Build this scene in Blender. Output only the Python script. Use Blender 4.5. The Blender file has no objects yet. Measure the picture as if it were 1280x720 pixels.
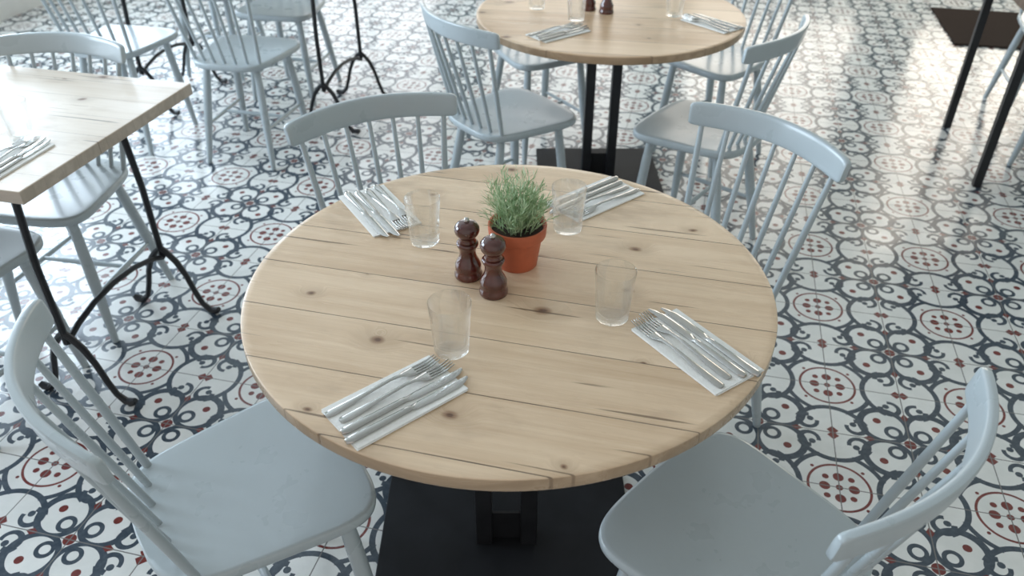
import bpy, math, random
from mathutils import Vector, Matrix
random.seed(4)
C=bpy.context.scene.collection
pi=math.pi

# ------------------------------------------------------------------ node helpers
def new_mat(name):
    m=bpy.data.materials.new(name); m.use_nodes=True
    nt=m.node_tree; b=nt.nodes["Principled BSDF"]
    return m,nt,b
class N:
    def __init__(s,nt): s.nt=nt
    def _set(s,sock,v):
        if isinstance(v,bpy.types.NodeSocket): s.nt.links.new(v,sock)
        else: sock.default_value=v
    def m(s,op,a,b=None,c=None,clamp=False):
        n=s.nt.nodes.new('ShaderNodeMath'); n.operation=op; n.use_clamp=clamp
        s._set(n.inputs[0],a)
        if b is not None: s._set(n.inputs[1],b)
        if c is not None: s._set(n.inputs[2],c)
        return n.outputs[0]
    def mix(s,f,a,b):
        n=s.nt.nodes.new('ShaderNodeMix'); n.data_type='RGBA'
        s._set(n.inputs[0],f); s._set(n.inputs[6],a); s._set(n.inputs[7],b)
        return n.outputs[2]
    def xyz(s,x,y,z=0.0):
        n=s.nt.nodes.new('ShaderNodeCombineXYZ')
        s._set(n.inputs[0],x); s._set(n.inputs[1],y); s._set(n.inputs[2],z); return n.outputs[0]
    def sep(s,v):
        n=s.nt.nodes.new('ShaderNodeSeparateXYZ'); s._set(n.inputs[0],v); return n.outputs
    def mapping(s,v,loc=(0,0,0),rot=(0,0,0),scale=(1,1,1)):
        n=s.nt.nodes.new('ShaderNodeMapping'); s._set(n.inputs[0],v)
        n.inputs[1].default_value=loc; n.inputs[2].default_value=rot; n.inputs[3].default_value=scale
        return n.outputs[0]
    def coord(s,k='Object'):
        return s.nt.nodes.new('ShaderNodeTexCoord').outputs[k]
    def noise(s,v,scale=5,detail=3,rough=.5,dist=0):
        n=s.nt.nodes.new('ShaderNodeTexNoise'); s._set(n.inputs['Vector'],v)
        n.inputs['Scale'].default_value=scale; n.inputs['Detail'].default_value=detail
        n.inputs['Roughness'].default_value=rough; n.inputs['Distortion'].default_value=dist
        return n.outputs[0]
    def white(s,v):
        n=s.nt.nodes.new('ShaderNodeTexWhiteNoise'); n.noise_dimensions='3D'; s._set(n.inputs[0],v); return n.outputs[0]
    def smooth(s,v,a,b,lo=0.,hi=1.):
        n=s.nt.nodes.new('ShaderNodeMapRange'); n.interpolation_type='SMOOTHSTEP'
        s._set(n.inputs[0],v)
        for i,x in zip((1,2,3,4),(a,b,lo,hi)): n.inputs[i].default_value=x
        return n.outputs[0]
    def bump(s,h,strength,dist,b):
        n=s.nt.nodes.new('ShaderNodeBump'); n.inputs['Strength'].default_value=strength
        n.inputs['Distance'].default_value=dist; s._set(n.inputs['Height'],h)
        s.nt.links.new(n.outputs[0],b.inputs['Normal'])

def simple(name,col,rough=.5,metal=0.,var=.06,scale=12,bump=0.0,coat=0.,spec=.5):
    m,nt,b=new_mat(name); n=N(nt)
    nz=n.noise(n.coord(),scale,4,.6)
    f=n.smooth(nz,.3,.7)
    a=tuple(c*(1-var) for c in col)+(1,); c=tuple(min(1,c*(1+var)) for c in col)+(1,)
    nt.links.new(n.mix(f,a,c),b.inputs['Base Color'])
    nt.links.new(n.smooth(nz,.2,.8,rough*.92,min(1,rough*1.08)),b.inputs['Roughness'])
    b.inputs['Metallic'].default_value=metal; b.inputs['Coat Weight'].default_value=coat
    b.inputs['Coat Roughness'].default_value=.1
    b.inputs['Specular IOR Level'].default_value=spec
    if bump: n.bump(nz,bump,.002,b)
    return m

# ------------------------------------------------------------------ floor material
GA=math.radians(-13.6)
RX=(math.cos(GA),math.sin(GA)); RY=(-math.sin(GA),math.cos(GA))
def RW(X,Y): return (X*RX[0]+Y*RY[0], X*RX[1]+Y*RY[1])
def floor_material():
    m,nt,b=new_mat("patterned_cement_tile"); n=N(nt)
    P=n.sep(n.coord())
    dx=n.m('SUBTRACT',P[0],.929); dy=n.m('SUBTRACT',P[1],1.768)
    X=n.m('DIVIDE',n.m('ADD',n.m('MULTIPLY',dx,RX[0]),n.m('MULTIPLY',dy,RX[1])),.2)
    Y=n.m('DIVIDE',n.m('ADD',n.m('MULTIPLY',dx,RY[0]),n.m('MULTIPLY',dy,RY[1])),.2)
    a=n.m('PINGPONG',X,1.0); c=n.m('PINGPONG',Y,1.0)
    s=n.m('MAXIMUM',a,c); t=n.m('MINIMUM',a,c)
    def dist(x,y):
        u=n.m('SUBTRACT',s,x); v=n.m('SUBTRACT',t,y)
        return n.m('SQRT',n.m('ADD',n.m('MULTIPLY',u,u),n.m('MULTIPLY',v,v)))
    def disc(x,y,r): return n.m('LESS_THAN',dist(x,y),r)
    def ring(x,y,r,w):
        return n.m('LESS_THAN',n.m('ABSOLUTE',n.m('SUBTRACT',dist(x,y),r)),w)
    def AND(*k):
        r=k[0]
        for q in k[1:]: r=n.m('MULTIPLY',r,q)
        return r
    def OR(*k):
        r=k[0]
        for q in k[1:]: r=n.m('MAXIMUM',r,q)
        return r
    NOT=lambda k:n.m('SUBTRACT',1.0,k)
    dia=lambda x,y,k,r:n.m('LESS_THAN',n.m('ADD',n.m('MULTIPLY',n.m('ABSOLUTE',n.m('SUBTRACT',s,x)),k),n.m('ABSOLUTE',n.m('SUBTRACT',t,y))),r)
    # C-scroll around tile corner (1,0) whose ends curl inward
    inside=n.m('LESS_THAN',t,n.m('MULTIPLY',n.m('SUBTRACT',1.0,s),1.9))
    cs=AND(disc(1,0,.550),NOT(disc(.99,0,.465)),inside)
    vol=AND(disc(.820,.325,.158),NOT(disc(.825,.313,.088)),NOT(AND(n.m('LESS_THAN',s,.80),n.m('LESS_THAN',t,.30))))
    ball=disc(.775,.285,.046)
    quat=AND(disc(.690,.690,.352),NOT(disc(.70,.70,.268)),NOT(disc(1.30,.70,.268)),NOT(disc(.70,1.30,.268)))
    link=AND(ring(0,0,.592,.034),n.m('GREATER_THAN',t,n.m('MULTIPLY',s,.36)))
    inner=ring(.81,.81,.095,.028)
    grey=OR(cs,vol,ball,quat,link,inner)
    red=OR(ring(0,0,.385,.017),disc(.18,0,.068),disc(.16,.16,.042),disc(0,0,.046),disc(.315,.315,.024),
           dia(1.0,.475,1.7,.085),disc(1,1,.080),dia(.95,.0,1.0,.08),disc(.615,.615,.055))
    grout=n.m('LESS_THAN',n.m('MINIMUM',t,n.m('SUBTRACT',1.0,s)),.0075)
    tid=n.xyz(n.m('FLOOR',X),n.m('FLOOR',Y),0.0)
    rnd=n.white(tid)
    nz=n.noise(n.coord(),9,5,.65)
    white=n.mix(n.smooth(nz,.3,.75),(.80,.80,.78,1),(.68,.69,.67,1))
    white=n.mix(n.m('MULTIPLY',rnd,.25),white,(.60,.60,.58,1))
    nf=n.noise(n.coord(),70,3,.6)
    gcol=n.mix(n.smooth(nf,.35,.75),(.040,.058,.080,1),(.070,.090,.114,1))
    rcol=n.mix(n.smooth(nf,.35,.75),(.14,.024,.022,1),(.20,.045,.037,1))
    col=n.mix(grey,white,gcol); col=n.mix(red,col,rcol); col=n.mix(grout,col,(.17,.165,.16,1))
    nt.links.new(col,b.inputs['Base Color'])
    nt.links.new(n.m('ADD',n.smooth(nz,.3,.7,.12,.22),n.m('MULTIPLY',rnd,.05)),b.inputs['Roughness'])
    b.inputs['Specular IOR Level'].default_value=.5
    h=n.m('ADD',n.m('MULTIPLY',nz,.35),n.m('MULTIPLY',grout,-1.0))
    n.bump(h,.25,.002,b)
    return m

def wood_material(name,rot,c1,c2,plank=.135,seamcol=(.14,.085,.05,1),seed=0.0,rough=.38,sw=.0075):
    m,nt,b=new_mat(name); n=N(nt)
    P=n.sep(n.mapping(n.coord(),rot=(0,0,rot)))
    px=n.m('ADD',P[0],seed); py=n.m('ADD',P[1],.043)
    idx=n.m('FLOOR',n.m('DIVIDE',py,plank)); fr=n.m('FRACT',n.m('DIVIDE',py,plank))
    r=n.white(n.xyz(idx,seed+3.3,0.0))
    ox=n.m('ADD',px,n.m('MULTIPLY',r,7.0))
    v=nt.nodes.new('ShaderNodeTexVoronoi'); v.voronoi_dimensions='2D'
    warp=n.noise(n.xyz(ox,py,0.0),14,2,.5)
    kv=n.xyz(n.m('ADD',n.m('MULTIPLY',ox,5.5),n.m('MULTIPLY',warp,.12)),n.m('ADD',n.m('MULTIPLY',py,7.5),n.m('MULTIPLY',warp,.12)),0.0)
    nt.links.new(kv,v.inputs['Vector']); v.inputs['Scale'].default_value=1
    cs=n.sep(v.outputs['Color'])
    sel=n.m('GREATER_THAN',cs[0],.58)
    size=n.m('ADD',n.m('MULTIPLY',n.m('POWER',cs[1],2.0),1.0),.35)
    kd=n.m('DIVIDE',v.outputs['Distance'],size)
    knot=n.m('MULTIPLY',n.smooth(kd,.050,.12,1.,0.),sel)
    core=n.m('MULTIPLY',n.smooth(kd,.02,.06,1.,0.),sel)
    halo=n.m('MULTIPLY',n.smooth(kd,.06,.42,1.,0.),sel)
    gy=n.m('ADD',n.m('MULTIPLY',py,1.0),n.m('MULTIPLY',halo,.03))
    g1=n.noise(n.xyz(n.m('MULTIPLY',ox,1.6),n.m('MULTIPLY',gy,34.),n.m('MULTIPLY',P[2],20.)),1.0,4,.6,.6)
    g2=n.noise(n.xyz(n.m('MULTIPLY',ox,5.),n.m('MULTIPLY',gy,170.),n.m('MULTIPLY',P[2],60.)),1.0,3,.6)
    big=n.noise(n.xyz(ox,n.m('MULTIPLY',gy,2.5),0.0),2.4,3,.55)
    stain=n.noise(n.xyz(n.m('MULTIPLY',px,1.0),n.m('MULTIPLY',py,2.0),5.0),4.5,4,.6)
    f=n.m('ADD',n.m('MULTIPLY',n.smooth(g1,.28,.76),.52),n.m('MULTIPLY',n.smooth(g2,.3,.7),.25))
    f=n.m('ADD',f,n.m('MULTIPLY',n.m('SUBTRACT',r,.5),.65))
    f=n.m('ADD',f,n.m('MULTIPLY',n.m('SUBTRACT',big,.5),1.2),clamp=True)
    col=n.mix(f,c1,c2)
    col=n.mix(n.smooth(stain,.50,.75,0.,.52),col,(.42,.30,.20,1))
    col=n.mix(n.m('MULTIPLY',halo,.35),col,tuple(x*.66 for x in c2[:3])+(1,))
    col=n.mix(n.m('MULTIPLY',knot,.75),col,(.24,.12,.06,1))
    col=n.mix(n.m('MULTIPLY',core,.8),col,(.10,.045,.025,1))
    ck=n.noise(n.xyz(n.m('MULTIPLY',ox,2.6),n.m('MULTIPLY',py,85.),3.0),1.0,1,.4)
    crack=n.smooth(ck,.705,.735)
    col=n.mix(n.m('MULTIPLY',crack,.75),col,(.12,.07,.04,1))
    e=n.m('MINIMUM',fr,n.m('SUBTRACT',1.0,fr))
    wv=n.noise(n.xyz(ox,0.0,idx),4,3,.6)
    e=n.m('ADD',e,n.m('MULTIPLY',n.m('SUBTRACT',wv,.5),.006))
    seam=n.smooth(e,sw*.55,sw*1.4,1.,0.)
    col=n.mix(n.m('MULTIPLY',seam,n.smooth(wv,.35,.65,.98,.6)),col,seamcol)
    # worn, darker outer edge of the board below its upper arris
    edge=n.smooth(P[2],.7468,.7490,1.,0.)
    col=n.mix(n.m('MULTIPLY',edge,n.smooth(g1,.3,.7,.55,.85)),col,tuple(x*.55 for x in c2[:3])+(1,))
    nt.links.new(col,b.inputs['Base Color'])
    nt.links.new(n.smooth(g1,.2,.8,rough-.05,rough+.08),b.inputs['Roughness'])
    h=n.m('ADD',n.m('MULTIPLY',g2,.15),n.m('MULTIPLY',seam,-1.))
    n.bump(h,.35,.0015,b)
    return m

M_floor=floor_material()
M_wood=wood_material("pine_plank_wood",math.radians(14),(.78,.595,.415,1),(.57,.395,.245,1),seed=.0,rough=.26,seamcol=(.08,.045,.028,1))
M_wood2=wood_material("pine_plank_wood_warm",math.radians(10),(.75,.55,.37,1),(.55,.365,.22,1),seed=4.7,rough=.30)
M_wood3=wood_material("pale_plank_wood",0,(.80,.70,.60,1),(.67,.56,.45,1),seed=9.1,plank=.11,sw=.005,rough=.30)
M_wood4=wood_material("dark_plank_wood",0,(.22,.13,.08,1),(.12,.07,.04,1),seed=2.1,plank=.11)
M_blue=simple("pale_blue_lacquer",(.418,.472,.495),.28,var=.015,scale=7,bump=.02,coat=.3)
M_iron=simple("black_iron",(.018,.019,.022),.42,metal=.3,var=.2,scale=20,bump=.2)
M_plate=simple("blackened_steel",(.014,.015,.018),.6,metal=.0,var=.25,scale=6,bump=.1,spec=.2)
M_steel=simple("stainless_steel",(.52,.51,.49),.08,metal=1.,var=.04)
M_terra=simple("terracotta",(.52,.125,.055),.55,var=.12,scale=18,bump=.1,coat=.05)
M_soil=simple("soil",(.035,.022,.015),.95,var=.4,scale=160,bump=1.)
M_mill=simple("dark_mahogany_lacquer",(.085,.016,.010),.13,var=.3,scale=14,coat=.8)
M_napkin=simple("white_paper_napkin",(.87,.86,.83),.85,var=.03,scale=120,bump=.7)
M_wall=simple("pale_green_plaster",(.56,.60,.55),.8,var=.03,scale=4,bump=.1)
M_ceil=simple("white_ceiling_paint",(.74,.74,.72),.85,var=.02,scale=3)
M_trim=simple("white_trim_paint",(.70,.70,.67),.5,var=.03)
M_mat=simple("dark_coir_mat",(.030,.020,.016),.95,var=.4,scale=220,bump=1.,spec=.1)
def leaf_mat():
    m,nt,b=new_mat("rosemary_leaf"); n=N(nt)
    nz=n.noise(n.coord(),90,2,.5)
    nt.links.new(n.mix(n.smooth(nz,.3,.7),(.23,.37,.17,1),(.55,.68,.45,1)),b.inputs['Base Color'])
    b.inputs['Roughness'].default_value=.5
    return m
M_leaf=leaf_mat()
def glass_mat():
    m,nt,b=new_mat("clear_glass"); n=N(nt)
    nt.nodes.remove(b); out=nt.nodes['Material Output']
    lw=nt.nodes.new('ShaderNodeLayerWeight'); lw.inputs[0].default_value=.5
    f=n.m('POWER',lw.outputs['Facing'],2.6)
    f=n.m('ADD',n.m('MULTIPLY',f,.78),.18)
    g=nt.nodes.new('ShaderNodeBsdfGlass'); g.inputs['Roughness'].default_value=.0; g.inputs['IOR'].default_value=1.5
    g.inputs['Color'].default_value=(1,1,1,1)
    t=nt.nodes.new('ShaderNodeBsdfTransparent'); t.inputs[0].default_value=(.985,.99,.99,1)
    x=nt.nodes.new('ShaderNodeMixShader'); nt.links.new(f,x.inputs[0])
    nt.links.new(t.outputs[0],x.inputs[1]); nt.links.new(g.outputs[0],x.inputs[2]); nt.links.new(x.outputs[0],out.inputs[0])
    return m
M_glass=glass_mat()

# ------------------------------------------------------------------ mesh helpers
class MB:
    def __init__(s): s.v=[]; s.f=[]
    def loft(s,rings,cap=True,closed=False):
        base=len(s.v); k=len(rings[0])
        for r in rings: s.v+= [tuple(p) for p in r]
        R=len(rings)
        for i in range(R if closed else R-1):
            for j in range(k):
                a=base+i*k+j; b=base+i*k+(j+1)%k
                c=base+((i+1)%R)*k+(j+1)%k; d=base+((i+1)%R)*k+j
                s.f.append((a,b,c,d))
        if cap and not closed:
            s.f.append(tuple(base+j for j in reversed(range(k))))
            s.f.append(tuple(base+(R-1)*k+j for j in range(k)))
        return s
    def box(s,x0,x1,y0,y1,z0,z1):
        return s.loft([[(x0,y0,z),(x1,y0,z),(x1,y1,z),(x0,y1,z)] for z in (z0,z1)])
    def tube(s,pts,rad,n=10):
        pts=[Vector(p) for p in pts]
        if not isinstance(rad,(list,tuple)): rad=[rad]*len(pts)
        rings=[]; up=None
        for i,p in enumerate(pts):
            t=(pts[min(i+1,len(pts)-1)]-pts[max(i-1,0)]).normalized()
            if up is None:
                up=Vector((0,0,1)) if abs(t.z)<.9 else Vector((0,1,0))
            a=t.cross(up).normalized(); up=a.cross(t).normalized()
            rings.append([p+rad[i]*(math.cos(2*pi*j/n)*a+math.sin(2*pi*j/n)*up) for j in range(n)])
        return s.loft(rings)
    def lathe(s,prof,n=32,cap=True,closed=False):
        return s.loft([[(r*math.cos(2*pi*j/n),r*math.sin(2*pi*j/n),z) for j in range(n)] for r,z in prof],cap,closed)
    def obj(s,name,mat,smooth=True,bevel=0,sharp=40,fix=True):
        import bmesh
        me=bpy.data.meshes.new(name); me.from_pydata(s.v,[],s.f); me.update()
        if fix:
            bm=bmesh.new(); bm.from_mesh(me); bmesh.ops.recalc_face_normals(bm,faces=bm.faces)
            bm.to_mesh(me); bm.free()
        o=bpy.data.objects.new(name,me); C.objects.link(o); me.materials.append(mat)
        if smooth:
            for p in me.polygons: p.use_smooth=True
            me.set_sharp_from_angle(angle=math.radians(sharp))
        if bevel:
            b=o.modifiers.new('bevel','BEVEL'); b.width=bevel; b.segments=3; b.limit_method='ANGLE'; b.angle_limit=math.radians(50)
        return o
def empty(name,loc=(0,0,0),rz=0):
    e=bpy.data.objects.new(name,None); e.empty_display_size=.1; C.objects.link(e)
    e.location=loc; e.rotation_euler=(0,0,rz); return e
def tag(o,label,cat,group=None):
    o["label"]=label; o["category"]=cat
    if group: o["group"]=group
    return o
def par(p,*cs):
    for c in cs: c.parent=p
def copy_thing(root,loc,rz,label=None):
    r=root.copy(); C.objects.link(r); r.location=loc; r.rotation_euler=(0,0,rz)
    for c in root.children:
        k=c.copy(); C.objects.link(k); k.parent=r; k.matrix_parent_inverse=c.matrix_parent_inverse.copy()
        for g in c.children:
            q=g.copy(); C.objects.link(q); q.parent=k
    if label: r["label"]=label
    return r

# ------------------------------------------------------------------ room
o=MB().box(-5.5,5.5,-2.0,9.0,-.05,0).obj("floor",M_floor,smooth=False); o["kind"]="structure"
def walls():
    X0,X1,Y,H=-4.55,3.2,7.4,3.4
    wins=[(-4.0,-2.5),(-2.1,-.6),(-.2,1.3),(1.7,2.9)]
    mb=MB(); x=X0
    for a,b in wins:
        mb.box(x,a,Y,Y+.2,0,H); mb.box(a,b,Y,Y+.2,0,.45); mb.box(a,b,Y,Y+.2,2.9,H); x=b
    mb.box(x,X1,Y,Y+.2,0,H)
    w=mb.obj("wall_north",M_wall,False); w.rotation_euler=(0,0,GA); w["kind"]="structure"
    for i,(a,b) in enumerate(wins):
        m=MB()
        for u,v in ((a,a+.06),(b-.06,b),((a+b)/2-.025,(a+b)/2+.025)): m.box(u,v,Y+.05,Y+.12,.45,2.9)
        for z in (.45,2.0,2.84): m.box(a,b,Y+.05,Y+.12,z,z+.06)
        f=m.obj("window_%d"%(i+1),M_trim,False); f.rotation_euler=(0,0,GA); f["kind"]="structure"
    mb=MB(); y=-1.5; wy=[(.2,2.2),(2.7,4.7),(5.2,6.8)]
    for a,b in wy:
        mb.box(X0-.2,X0,y,a,0,H); mb.box(X0-.2,X0,a,b,0,.8); mb.box(X0-.2,X0,a,b,2.9,H); y=b
    mb.box(X0-.2,X0,y,7.6,0,H)
    w=mb.obj("wall_west",M_wall,False); w.rotation_euler=(0,0,GA); w["kind"]="structure"
    for i,(a,b) in enumerate(wy):
        m=MB()
        for u,v in ((a,a+.06),(b-.06,b),((a+b)/2-.025,(a+b)/2+.025)): m.box(X0-.12,X0-.05,u,v,.8,2.9)
        for z in (.8,2.84): m.box(X0-.12,X0-.05,a,b,z,z+.06)
        f=m.obj("window_%d"%(i+5),M_trim,False); f.rotation_euler=(0,0,GA); f["kind"]="structure"
    w=MB().box(X1,X1+.2,-1.5,7.6,0,H).obj("wall_east",M_wall,False); w.rotation_euler=(0,0,GA); w["kind"]="structure"
    w=MB().box(X0-.2,X1+.2,-1.5,7.6,H,H+.1).obj("ceiling",M_ceil,False); w.rotation_euler=(0,0,GA); w["kind"]="structure"
    for nm,bx in (("baseboard_west",(X0,X0+.02,-1.5,7.4,0,.12)),("baseboard_north",(X0+.02,X1-.02,Y-.02,Y,0,.12)),("baseboard_east",(X1-.02,X1,-1.5,7.4,0,.12))):
        w=MB().box(*bx).obj(nm,M_trim,False); w.rotation_euler=(0,0,GA); w["kind"]="structure"
walls()
mt=MB().box(0,1.0,0,.80,0,.012).obj("door_mat",M_mat,False,bevel=.004)
mt.location=(2.70,4.85,0); mt.rotation_euler=(0,0,GA)
tag(mt,"dark brown coir door mat lying on the patterned tiles","mat")

# ------------------------------------------------------------------ chair
def make_chair():
    root=empty("dining_chair")
    n=80; e=2/5.2
    def sgn(a): return (1 if a>0 else -1 if a<0 else 0)*abs(a)**e
    def ring(k,z,dz=0):
        pts=[]
        for j in range(n):
            a=2*pi*j/n; x=sgn(math.cos(a)); y=sgn(math.sin(a))
            w=.184+.024*y
            bow=.010*(1-x*x)*(1 if y>0 else 1.4)*y
            px,py=x*w*k,(y*.186+bow)*k
            d=0
            if dz: d=-dz*(math.cos(min(1,abs(x*k))*pi/2))*(math.cos(pi/2*min(1,abs(y*k+.1))))
            pts.append((px,py,z+d))
        return pts
    rings=[ring(.78,.426),ring(.97,.428),ring(.993,.433),ring(1.0,.441),ring(.998,.4495),ring(.985,.4535)]
    rings+=[ring(k,.4545,.008) for k in (.95,.86,.74,.6,.45,.3,.15,.03)]
    seat=MB().loft(rings).obj("seat",M_blue,sharp=60)
    W=.216; secs=[]; m=32; q=20
    yc=lambda x:-.264+.064*(abs(x)/W)**1.9
    xs=[-W+2*W*i/m for i in range(m+1)]
    xs=[-W-.0005]+[-W+.002,-W+.006]+xs[1:-1]+[W-.006,W-.002]+[W+.0005]
    for x in xs:
        u=min(1,abs(x)/W)
        dy=.064*1.9*(u**.9)/W*(1 if x>0 else -1)
        T=Vector((1,dy,0)).normalized(); Nn=Vector((-T.y,T.x,0)); U=(Vector((0,0,1))-Nn*.16).normalized()
        end=max(0,W-abs(x))
        ef=.72+.28*min(1,end/.006)**.5
        corner=min(1,end/.02)
        hh=(.0300-.002*u**3)*(.84+.16*corner**.5)*(1 if ef>=1 else ef**.4); th=.0086*ef
        c=Vector((x,yc(x),.800+.005*(1-u*u)))
        rr=[]
        for j in range(q):
            a=2*pi*j/q; ca,sa=math.cos(a),math.sin(a)
            rr.append(c+Nn*th*math.copysign(abs(ca)**.36,ca)+U*hh*math.copysign(abs(sa)**.45,sa))
        secs.append(rr)
    rail=MB().loft(secs).obj("crest_rail",M_blue,sharp=50)
    parts=[seat,rail]
    for i in range(7):
        f=(i-3)/3
        xt=f*.185; xb=f*.145
        p0=Vector((xb,-.158+.020*f*f,.440)); p1=Vector((xt,yc(xt)+.002,.785))
        mid=(p0+p1)/2
        o=MB().tube([p0,p0.lerp(p1,.3),mid,p0.lerp(p1,.8),p1],[.0064,.0072,.0072,.0064,.0056] if abs(f)<1 else [.0076,.0086,.0086,.0075,.0066],10).obj("spindle",M_blue)
        parts.append(o)
    def leg(a,b):
        a=Vector(a); b=Vector(b)
        return MB().tube([a,a.lerp(b,.25),a.lerp(b,.5),a.lerp(b,.75),b],[.0135,.0165,.0172,.0142,.0105],12).obj("leg",M_blue)
    L={}
    for k,(a,b) in {'fl':((-.13,.12,.430),(-.165,.155,0)),'fr':((.13,.12,.430),(.165,.155,0)),'bl':((-.115,-.12,.430),(-.155,-.20,0)),'br':((.115,-.12,.430),(.155,-.20,0))}.items():
        L[k]=(Vector(a),Vector(b)); parts.append(leg(a,b))
    pt=lambda k,h:L[k][1].lerp(L[k][0],h/.428)
    for k1,k2,h in (('fl','bl',.17),('fr','br',.17)):
        a,b=pt(k1,h),pt(k2,h)
        parts.append(MB().tube([a,(a+b)/2,b],[.0065,.0095,.0065],10).obj("stretcher",M_blue))
    a=(pt('fl',.17)+pt('bl',.17))/2; b=(pt('fr',.17)+pt('br',.17))/2
    parts.append(MB().tube([a,(a+b)/2,b],[.0065,.0095,.0065],10).obj("stretcher",M_blue))
    par(root,*parts); return root
LB="pale blue spindle-back chair "
chairs=[(-.485,1.0,35,"pushed up to the set round pine table"),
 (.393,.886,134,"pushed up to the set round pine table"),
 (-.245,1.662,-63.4,"pushed up to the set round pine table"),
 (.427,1.595,219.4,"pushed up to the set round pine table"),
 (-.01,2.725,37,"tucked under the second round table"),
 (.66,2.60,141,"tucked under the second round table"),
 (.87,3.33,219,"beside the second round table"),
 (.12,3.44,-60,"beside the second round table"),
 (-1.387,2.155,-100,"tucked under the pale rectangular table"),
 (-1.49,1.74,77,"tucked under the pale rectangular table"),
 (-1.15,3.40,77,"at the iron-legged table by the wall"),
 (-1.14,4.09,-103,"at the iron-legged table by the wall"),
 (-1.74,3.55,77,"at the iron-legged table by the wall"),
 (-1.60,4.44,-103,"at the iron-legged table by the wall"),
 (2.33,3.03,77,"at the dark rectangular table"),
 (2.58,3.77,-103,"at the dark rectangular table")]
base=make_chair()
tag(base,LB+chairs[0][3],"chair","pale blue spindle-back chairs")
for i,(x,y,a,l) in enumerate(chairs):
    rz=math.radians(a-90)
    if i==0: base.location=(x,y,0); base.rotation_euler=(0,0,rz)
    else: copy_thing(base,(x,y,0),rz,LB+l)

# ------------------------------------------------------------------ round tables
def round_table(x,y,R,bx,by,mat,pw,pd,label):
    root=tag(empty("round_table",(x,y,0)),label,"table","round pine dining tables")
    pr=[(.02,.724),(R*.5,.724),(R-.003,.724),(R-.0008,.7252),(R,.728),(R,.7465),(R-.0006,.7490),(R-.002,.750),(R*.97,.750),(R*.5,.750),(.02,.750)]
    top=MB().lathe(pr,128).obj("tabletop",mat,sharp=50)
    mb=MB()
    for s in (-1,1): mb.box(bx+s*.052-.019,bx+s*.052+.019,by-.022,by+.022,.008,.70)
    mb.box(bx-.05,bx+.05,by-.003,by+.003,.008,.10)
    col=mb.obj("column",M_iron,False,bevel=.003)
    mb=MB(); mb.box(bx-.33,bx+.33,by-.03,by+.03,.698,.724); mb.box(bx-.03,bx+.03,-.33,.33,.698,.724)
    br=mb.obj("support_bracket",M_iron,False,bevel=.002)
    pl=MB().box(bx-pw,bx+pw,by-pd,by+pd,0,.010).obj("base_plate",M_plate,False,bevel=.003)
    par(root,top,col,br,pl); return root
round_table(-.005,1.221,.48,-.008,.0,M_wood,.298,.250,"round pine plank table with black steel pedestal, set for four")
round_table(.350,2.92,.478,.02,.21,M_wood2,.26,.24,"second round pine table on a black square steel base")

# ------------------------------------------------------------------ rectangular tables
def trestle(x,y,L,D,label,name="trestle_table"):
    root=tag(empty(name,(x,y,0),GA),label,"table","iron trestle tables")
    top=MB().box(-L/2,L/2,-D/2,D/2,.717,.75).obj("tabletop",M_wood3,False,bevel=.002)
    par(root,top)
    for s in (1,-1):
        X=s*(L/2-.17); mb=MB()
        for t in (-1,1):
            Y=t*.225
            mb.tube([(X,Y*.9,.715),(X,Y,.45),(X,Y,.20)],.010,8)
            for d in (-1,1):
                mb.tube([(X,Y,.235),(X+d*.018,Y,.222),(X+d*.045,Y,.19),(X+d*.068,Y,.14),(X+d*.085,Y,.08),(X+d*.102,Y,.035),(X+d*.125,Y,.013),(X+d*.148,Y,.014),(X+d*.158,Y,.022)],[.010,.010,.010,.009,.009,.009,.011,.012,.008],8)
        mb.tube([(X,-.225,.20),(X,-.17,.225),(X,-.09,.245),(X,0,.252),(X,.09,.245),(X,.17,.225),(X,.225,.20)],.0085,8)
        mb.box(X-.018,X+.018,-D/2+.04,D/2-.04,.703,.717)
        par(root,mb.obj("leg_frame",M_iron))
    return root
trestle(-1.588,2.035,1.2,.68,"pale plank rectangular table on black iron trestle legs")
trestle(-1.29,3.91,1.3,.58,"rectangular table on black iron legs by the pale wall")
root=tag(empty("rectangular_table",(2.60,3.19,0),GA),"dark wooden table with slim straight black legs","table")
top=MB().box(-.63,.63,-.37,.37,.715,.75).obj("tabletop",M_wood4,False,bevel=.003); par(root,top)
for sx in (-1,1):
    for sy in (-1,1):
        par(root,MB().box(sx*.58-.016,sx*.58+.016,sy*.315-.016,sy*.315+.016,0,.715).obj("leg",M_iron,False,bevel=.002))

# ------------------------------------------------------------------ glass
def make_glass():
    pr=[(.001,0,0),(.024,0,0),(.0272,.0015,.6),(.0280,.006,1),(.0292,.03,1),(.0308,.050,.8),(.0318,.060,0),(.0325,.07,0),(.0350,.0970,0),(.0346,.0985,0),(.0336,.0975,0),(.0308,.07,0),(.0272,.03,0),(.0252,.016,0),(.021,.0125,0),(.001,.0120,0)]
    n=60; mb=MB()
    mb.loft([[(r*(1+.035*k*abs(math.cos(5*2*pi*j/n)))*math.cos(2*pi*j/n),r*(1+.035*k*abs(math.cos(5*2*pi*j/n)))*math.sin(2*pi*j/n),z) for j in range(n)] for r,z,k in pr])
    return mb.obj("water_glass",M_glass,sharp=25)
GZ=.7505
glasses=[(-.173,1.356,GZ),(.113,1.403,GZ),(.173,1.106,GZ),(-.0985,1.017,GZ),(.224,2.83,GZ),(.575,2.88,GZ),(.09,2.97,GZ),(-1.215,1.845,GZ),(-1.31,1.885,GZ)]
g=make_glass(); tag(g,"small clear glass tumbler standing on the wooden table","glass","clear water glasses")
for i,p in enumerate(glasses):
    if i==0: g.location=p
    else: copy_thing(g,p,i*.7)

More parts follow.
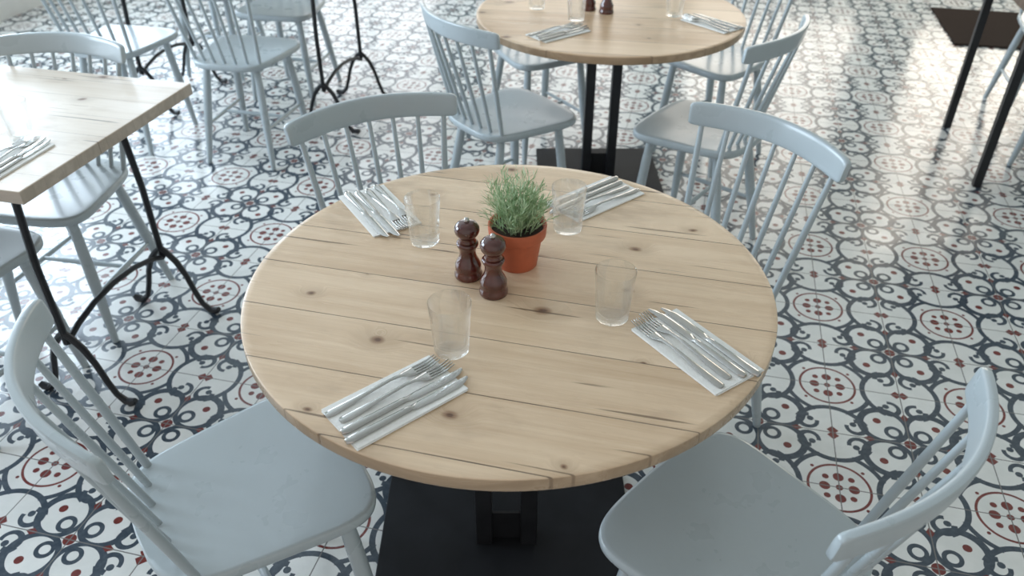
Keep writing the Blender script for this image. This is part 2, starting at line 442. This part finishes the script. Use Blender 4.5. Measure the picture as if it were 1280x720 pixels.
# ------------------------------------------------------------------ cutlery
def ribbon(mb,pts,th):
    rings=[]
    for (x,y,hw,z) in pts:
        rings.append([(x-hw,y,z+th*.35),(x-hw*.55,y,z+th),(x+hw*.55,y,z+th),(x+hw,y,z+th*.35),(x+hw*.8,y,z),(x-hw*.8,y,z)])
    mb.loft(rings)
def make_fork():
    mb=MB()
    ribbon(mb,[(0,-.100,.004,0),(0,-.097,.0070,0),(0,-.085,.0080,0),(0,-.06,.0064,.0015),(0,-.02,.0040,.004),(0,.015,.0030,.006),(0,.032,.0038,.005),(0,.043,.0082,.003),(0,.052,.0102,.0015),(0,.058,.0105,.001)],.0028)
    for x in (-.0084,-.0028,.0028,.0084):
        ribbon(mb,[(x,.057,.0018,.001),(x,.075,.0016,.0005),(x*.98,.09,.0014,.002),(x*.95,.102,.0006,.005)],.0020)
    return mb.obj("table_fork",M_steel,sharp=60)
def make_knife():
    mb=MB()
    pts=[(0,-.108,.004,0),(0,-.105,.0068,0),(0,-.095,.0078,0),(0,-.05,.0068,0),(0,-.01,.0058,0),(0,.002,.0052,0),(.0005,.006,.0064,.0003),(.001,.02,.0076,.0006),(.0012,.06,.0080,.0006),(.0008,.085,.0076,.0006),(-.001,.10,.0058,.0006),(-.004,.110,.0026,.0006)]
    rings=[]
    for i,(x,y,hw,z) in enumerate(pts):
        th=.0055 if y<.004 else .0020
        rings.append([(x-hw,y,z+th*.4),(x-hw*.5,y,z+th),(x+hw*.5,y,z+th),(x+hw,y,z+th*.4),(x+hw*.8,y,z),(x-hw*.8,y,z)])
    mb.loft(rings); return mb.obj("table_knife",M_steel,sharp=60)
def make_napkin():
    mb=MB()
    for i,(dx,dy,w) in enumerate(((0,0,.052),(.0015,-.0012,.0515),(-.0008,.0008,.052))):
        mb.box(-w+dx,w+dx,-.098+dy,.098+dy,i*.0014,i*.0014+.0010)
    mb.tube([(-.0525,-.097,.0019),(-.0525,0,.0019),(-.0525,.097,.0019)],.0018,10)
    return mb.obj("folded_napkin",M_napkin,False)
F=make_fork(); K=make_knife(); NP=make_napkin()
tag(F,"stainless steel fork lying on a folded white napkin","fork","forks laid on napkins")
tag(K,"stainless steel knife lying on a folded white napkin","knife","knives laid on napkins")
tag(NP,"folded white paper napkin on the wooden table","napkin","folded white napkins")
settings=[(-.176,.896,40),(.301,1.017,124),(-.282,1.481,-59),(.180,1.532,219),(.155,2.678,38),(.69,2.78,128),(-1.19,1.72,77)]
first=True
for (x,y,a) in settings:
    rz=math.radians(a-90); r=Vector((math.sin(math.radians(a)),-math.cos(math.radians(a)))); f=Vector((math.cos(math.radians(a)),math.sin(math.radians(a))))
    def put(src,lat,fwd,da,z,first):
        loc=(x+r.x*lat+f.x*fwd,y+r.y*lat+f.y*fwd,z)
        if first: src.location=loc; src.rotation_euler=(0,0,rz+da); return src
        return copy_thing(src,loc,rz+da)
    put(NP,0,0,0,.7502,first)
    j=lambda s:random.uniform(-s,s)
    w=j(.012)
    put(F,-.0350,.004+j(.006),w,.7543,first)
    put(F,-.0110,.012+j(.006),w,.7543,False)
    w=w+j(.008)
    put(K,.0120,.012+j(.005),w,.7543,first)
    put(K,.0325,.004+j(.005),w,.7543,False)
    first=False

# ------------------------------------------------------------------ pepper mills
def make_mill():
    root=empty("pepper_mill")
    body=MB().lathe([(.001,0),(.025,0),(.0262,.002),(.0262,.008),(.0245,.012),(.0235,.016),(.0245,.020),(.0242,.028),(.0205,.036),(.0165,.044),(.0150,.052),(.0158,.060),(.0190,.066),(.0205,.070),(.0200,.073),(.0185,.0745),(.001,.0745)],36).obj("body",M_mill,sharp=55)
    head=MB().lathe([(.001,.0750),(.0160,.0750),(.0172,.077),(.0160,.080),(.0150,.083),(.0175,.087),(.0215,.093),(.0232,.099),(.0222,.106),(.0180,.112),(.0110,.1155),(.001,.1165)],36).obj("head",M_mill,sharp=60)
    knob=MB().lathe([(.001,.116),(.0045,.116),(.0052,.119),(.0040,.123),(.001,.1245)],20).obj("knob",M_steel,sharp=60); knob["label"]="small steel knob"
    par(root,body,head,knob); return root
mm=make_mill(); tag(mm,"dark brown turned wooden pepper mill beside the potted herb","pepper mill","dark wooden mills")
mm.location=(-.081,1.236,.75)
copy_thing(mm,(-.033,1.181,.75),1.0)
copy_thing(mm,(.338,2.915,.75),2.0,"dark brown turned wooden mill on the second round table")
copy_thing(mm,(.278,2.955,.75),3.0,"dark brown turned wooden mill on the second round table")

# ------------------------------------------------------------------ potted herb
def make_plant():
    root=empty("potted_rosemary")
    pot=MB().lathe([(.001,0),(.036,0),(.0375,.002),(.046,.058),(.047,.062),(.0525,.064),(.0535,.066),(.0550,.085),(.0545,.0875),(.0515,.0875),(.050,.085),(.046,.068),(.001,.066)],48).obj("pot",M_terra,sharp=45)
    soil=MB().lathe([(.001,.067),(.047,.067),(.0475,.078),(.03,.080),(.001,.081)],32).obj("soil",M_soil)
    mb=MB(); rnd=random.Random(9)
    for s in range(115):
        a=rnd.uniform(0,2*pi); r0=rnd.uniform(0,.034); lean=rnd.uniform(.0,1.0)**.7
        tip=Vector((math.cos(a)*(r0*.8+.060*lean),math.sin(a)*(r0*.8+.060*lean),.078+rnd.uniform(.045,.110)*(1.05-.40*lean*lean)))
        b=Vector((math.cos(a)*r0,math.sin(a)*r0,.076))
        mid=(b+tip)/2+Vector((0,0,.012))
        P=lambda u:(1-u)**2*b+2*u*(1-u)*mid+u*u*tip
        mb.tube([P(0),P(.35),P(.7),P(1)],[.0010,.0008,.0006,.0004],4)
        for k in range(20):
            u=.10+.90*k/19; p=P(u); d=(P(min(1,u+.05))-P(u-.05)).normalized()
            az=rnd.uniform(0,2*pi); side=Vector((math.cos(az),math.sin(az),rnd.uniform(-.2,.2)))
            dr=(d*rnd.uniform(1.0,2.4)+side).normalized(); Ln=rnd.uniform(.014,.028)*(1.05-.3*u)
            w=dr.cross(Vector((rnd.random(),rnd.random(),rnd.random()))).normalized()*.0009
            i=len(mb.v); q=p+dr*Ln*.5
            mb.v+= [tuple(p-w*.4),tuple(q-w),tuple(p+dr*Ln),tuple(q+w)]
            mb.f.append((i,i+1,i+2,i+3))
    fo=mb.obj("foliage",M_leaf,False,fix=False)
    par(root,pot,soil,fo); return root
pp=make_plant(); pp.location=(.010,1.279,.75)
tag(pp,"green rosemary herb in a small terracotta pot","potted plant")

# ------------------------------------------------------------------ light
w=bpy.data.worlds.new("World"); bpy.context.scene.world=w; w.use_nodes=True
bg=w.node_tree.nodes['Background']; bg.inputs[0].default_value=(1.0,.975,.94,1); bg.inputs[1].default_value=.68
def area(name,X,Y,z,sx,sy,en,col,rot):
    l=bpy.data.lights.new(name,'AREA'); l.shape='RECTANGLE'; l.size=sx; l.size_y=sy; l.energy=en; l.color=col
    o=bpy.data.objects.new(name,l); C.objects.link(o); x,y=RW(X,Y); o.location=(x,y,z); o.rotation_euler=rot
for a,b,e,c in ((-4.0,-2.5,20,(.92,.96,1)),(-2.1,-.6,18,(1,.96,.9)),(-.2,1.3,28,(1,.92,.80)),(1.7,2.9,34,(1,.90,.76))):
    area("window_daylight",(a+b)/2,7.65,1.7,b-a,2.4,e,c,(math.radians(-90),0,GA))
for a,b,e in ((.2,2.2,155),(2.7,4.7,140),(5.2,6.8,60)):
    area("window_daylight",-4.85,(a+b)/2,1.85,2.1,b-a,e,(.70,.85,1.0),(0,math.radians(-90),GA))

# ------------------------------------------------------------------ camera
cam=bpy.data.cameras.new("camera"); co=bpy.data.objects.new("camera",cam); C.objects.link(co)
co.location=(0,0,1.587); co.rotation_euler=(math.radians(90-35),0,0)
cam.sensor_width=36; cam.lens=28.125; cam.clip_start=.05
cam.dof.use_dof=True; cam.dof.focus_distance=1.45; cam.dof.aperture_fstop=4.5
bpy.context.scene.camera=co
bpy.context.scene.view_settings.view_transform='Standard'
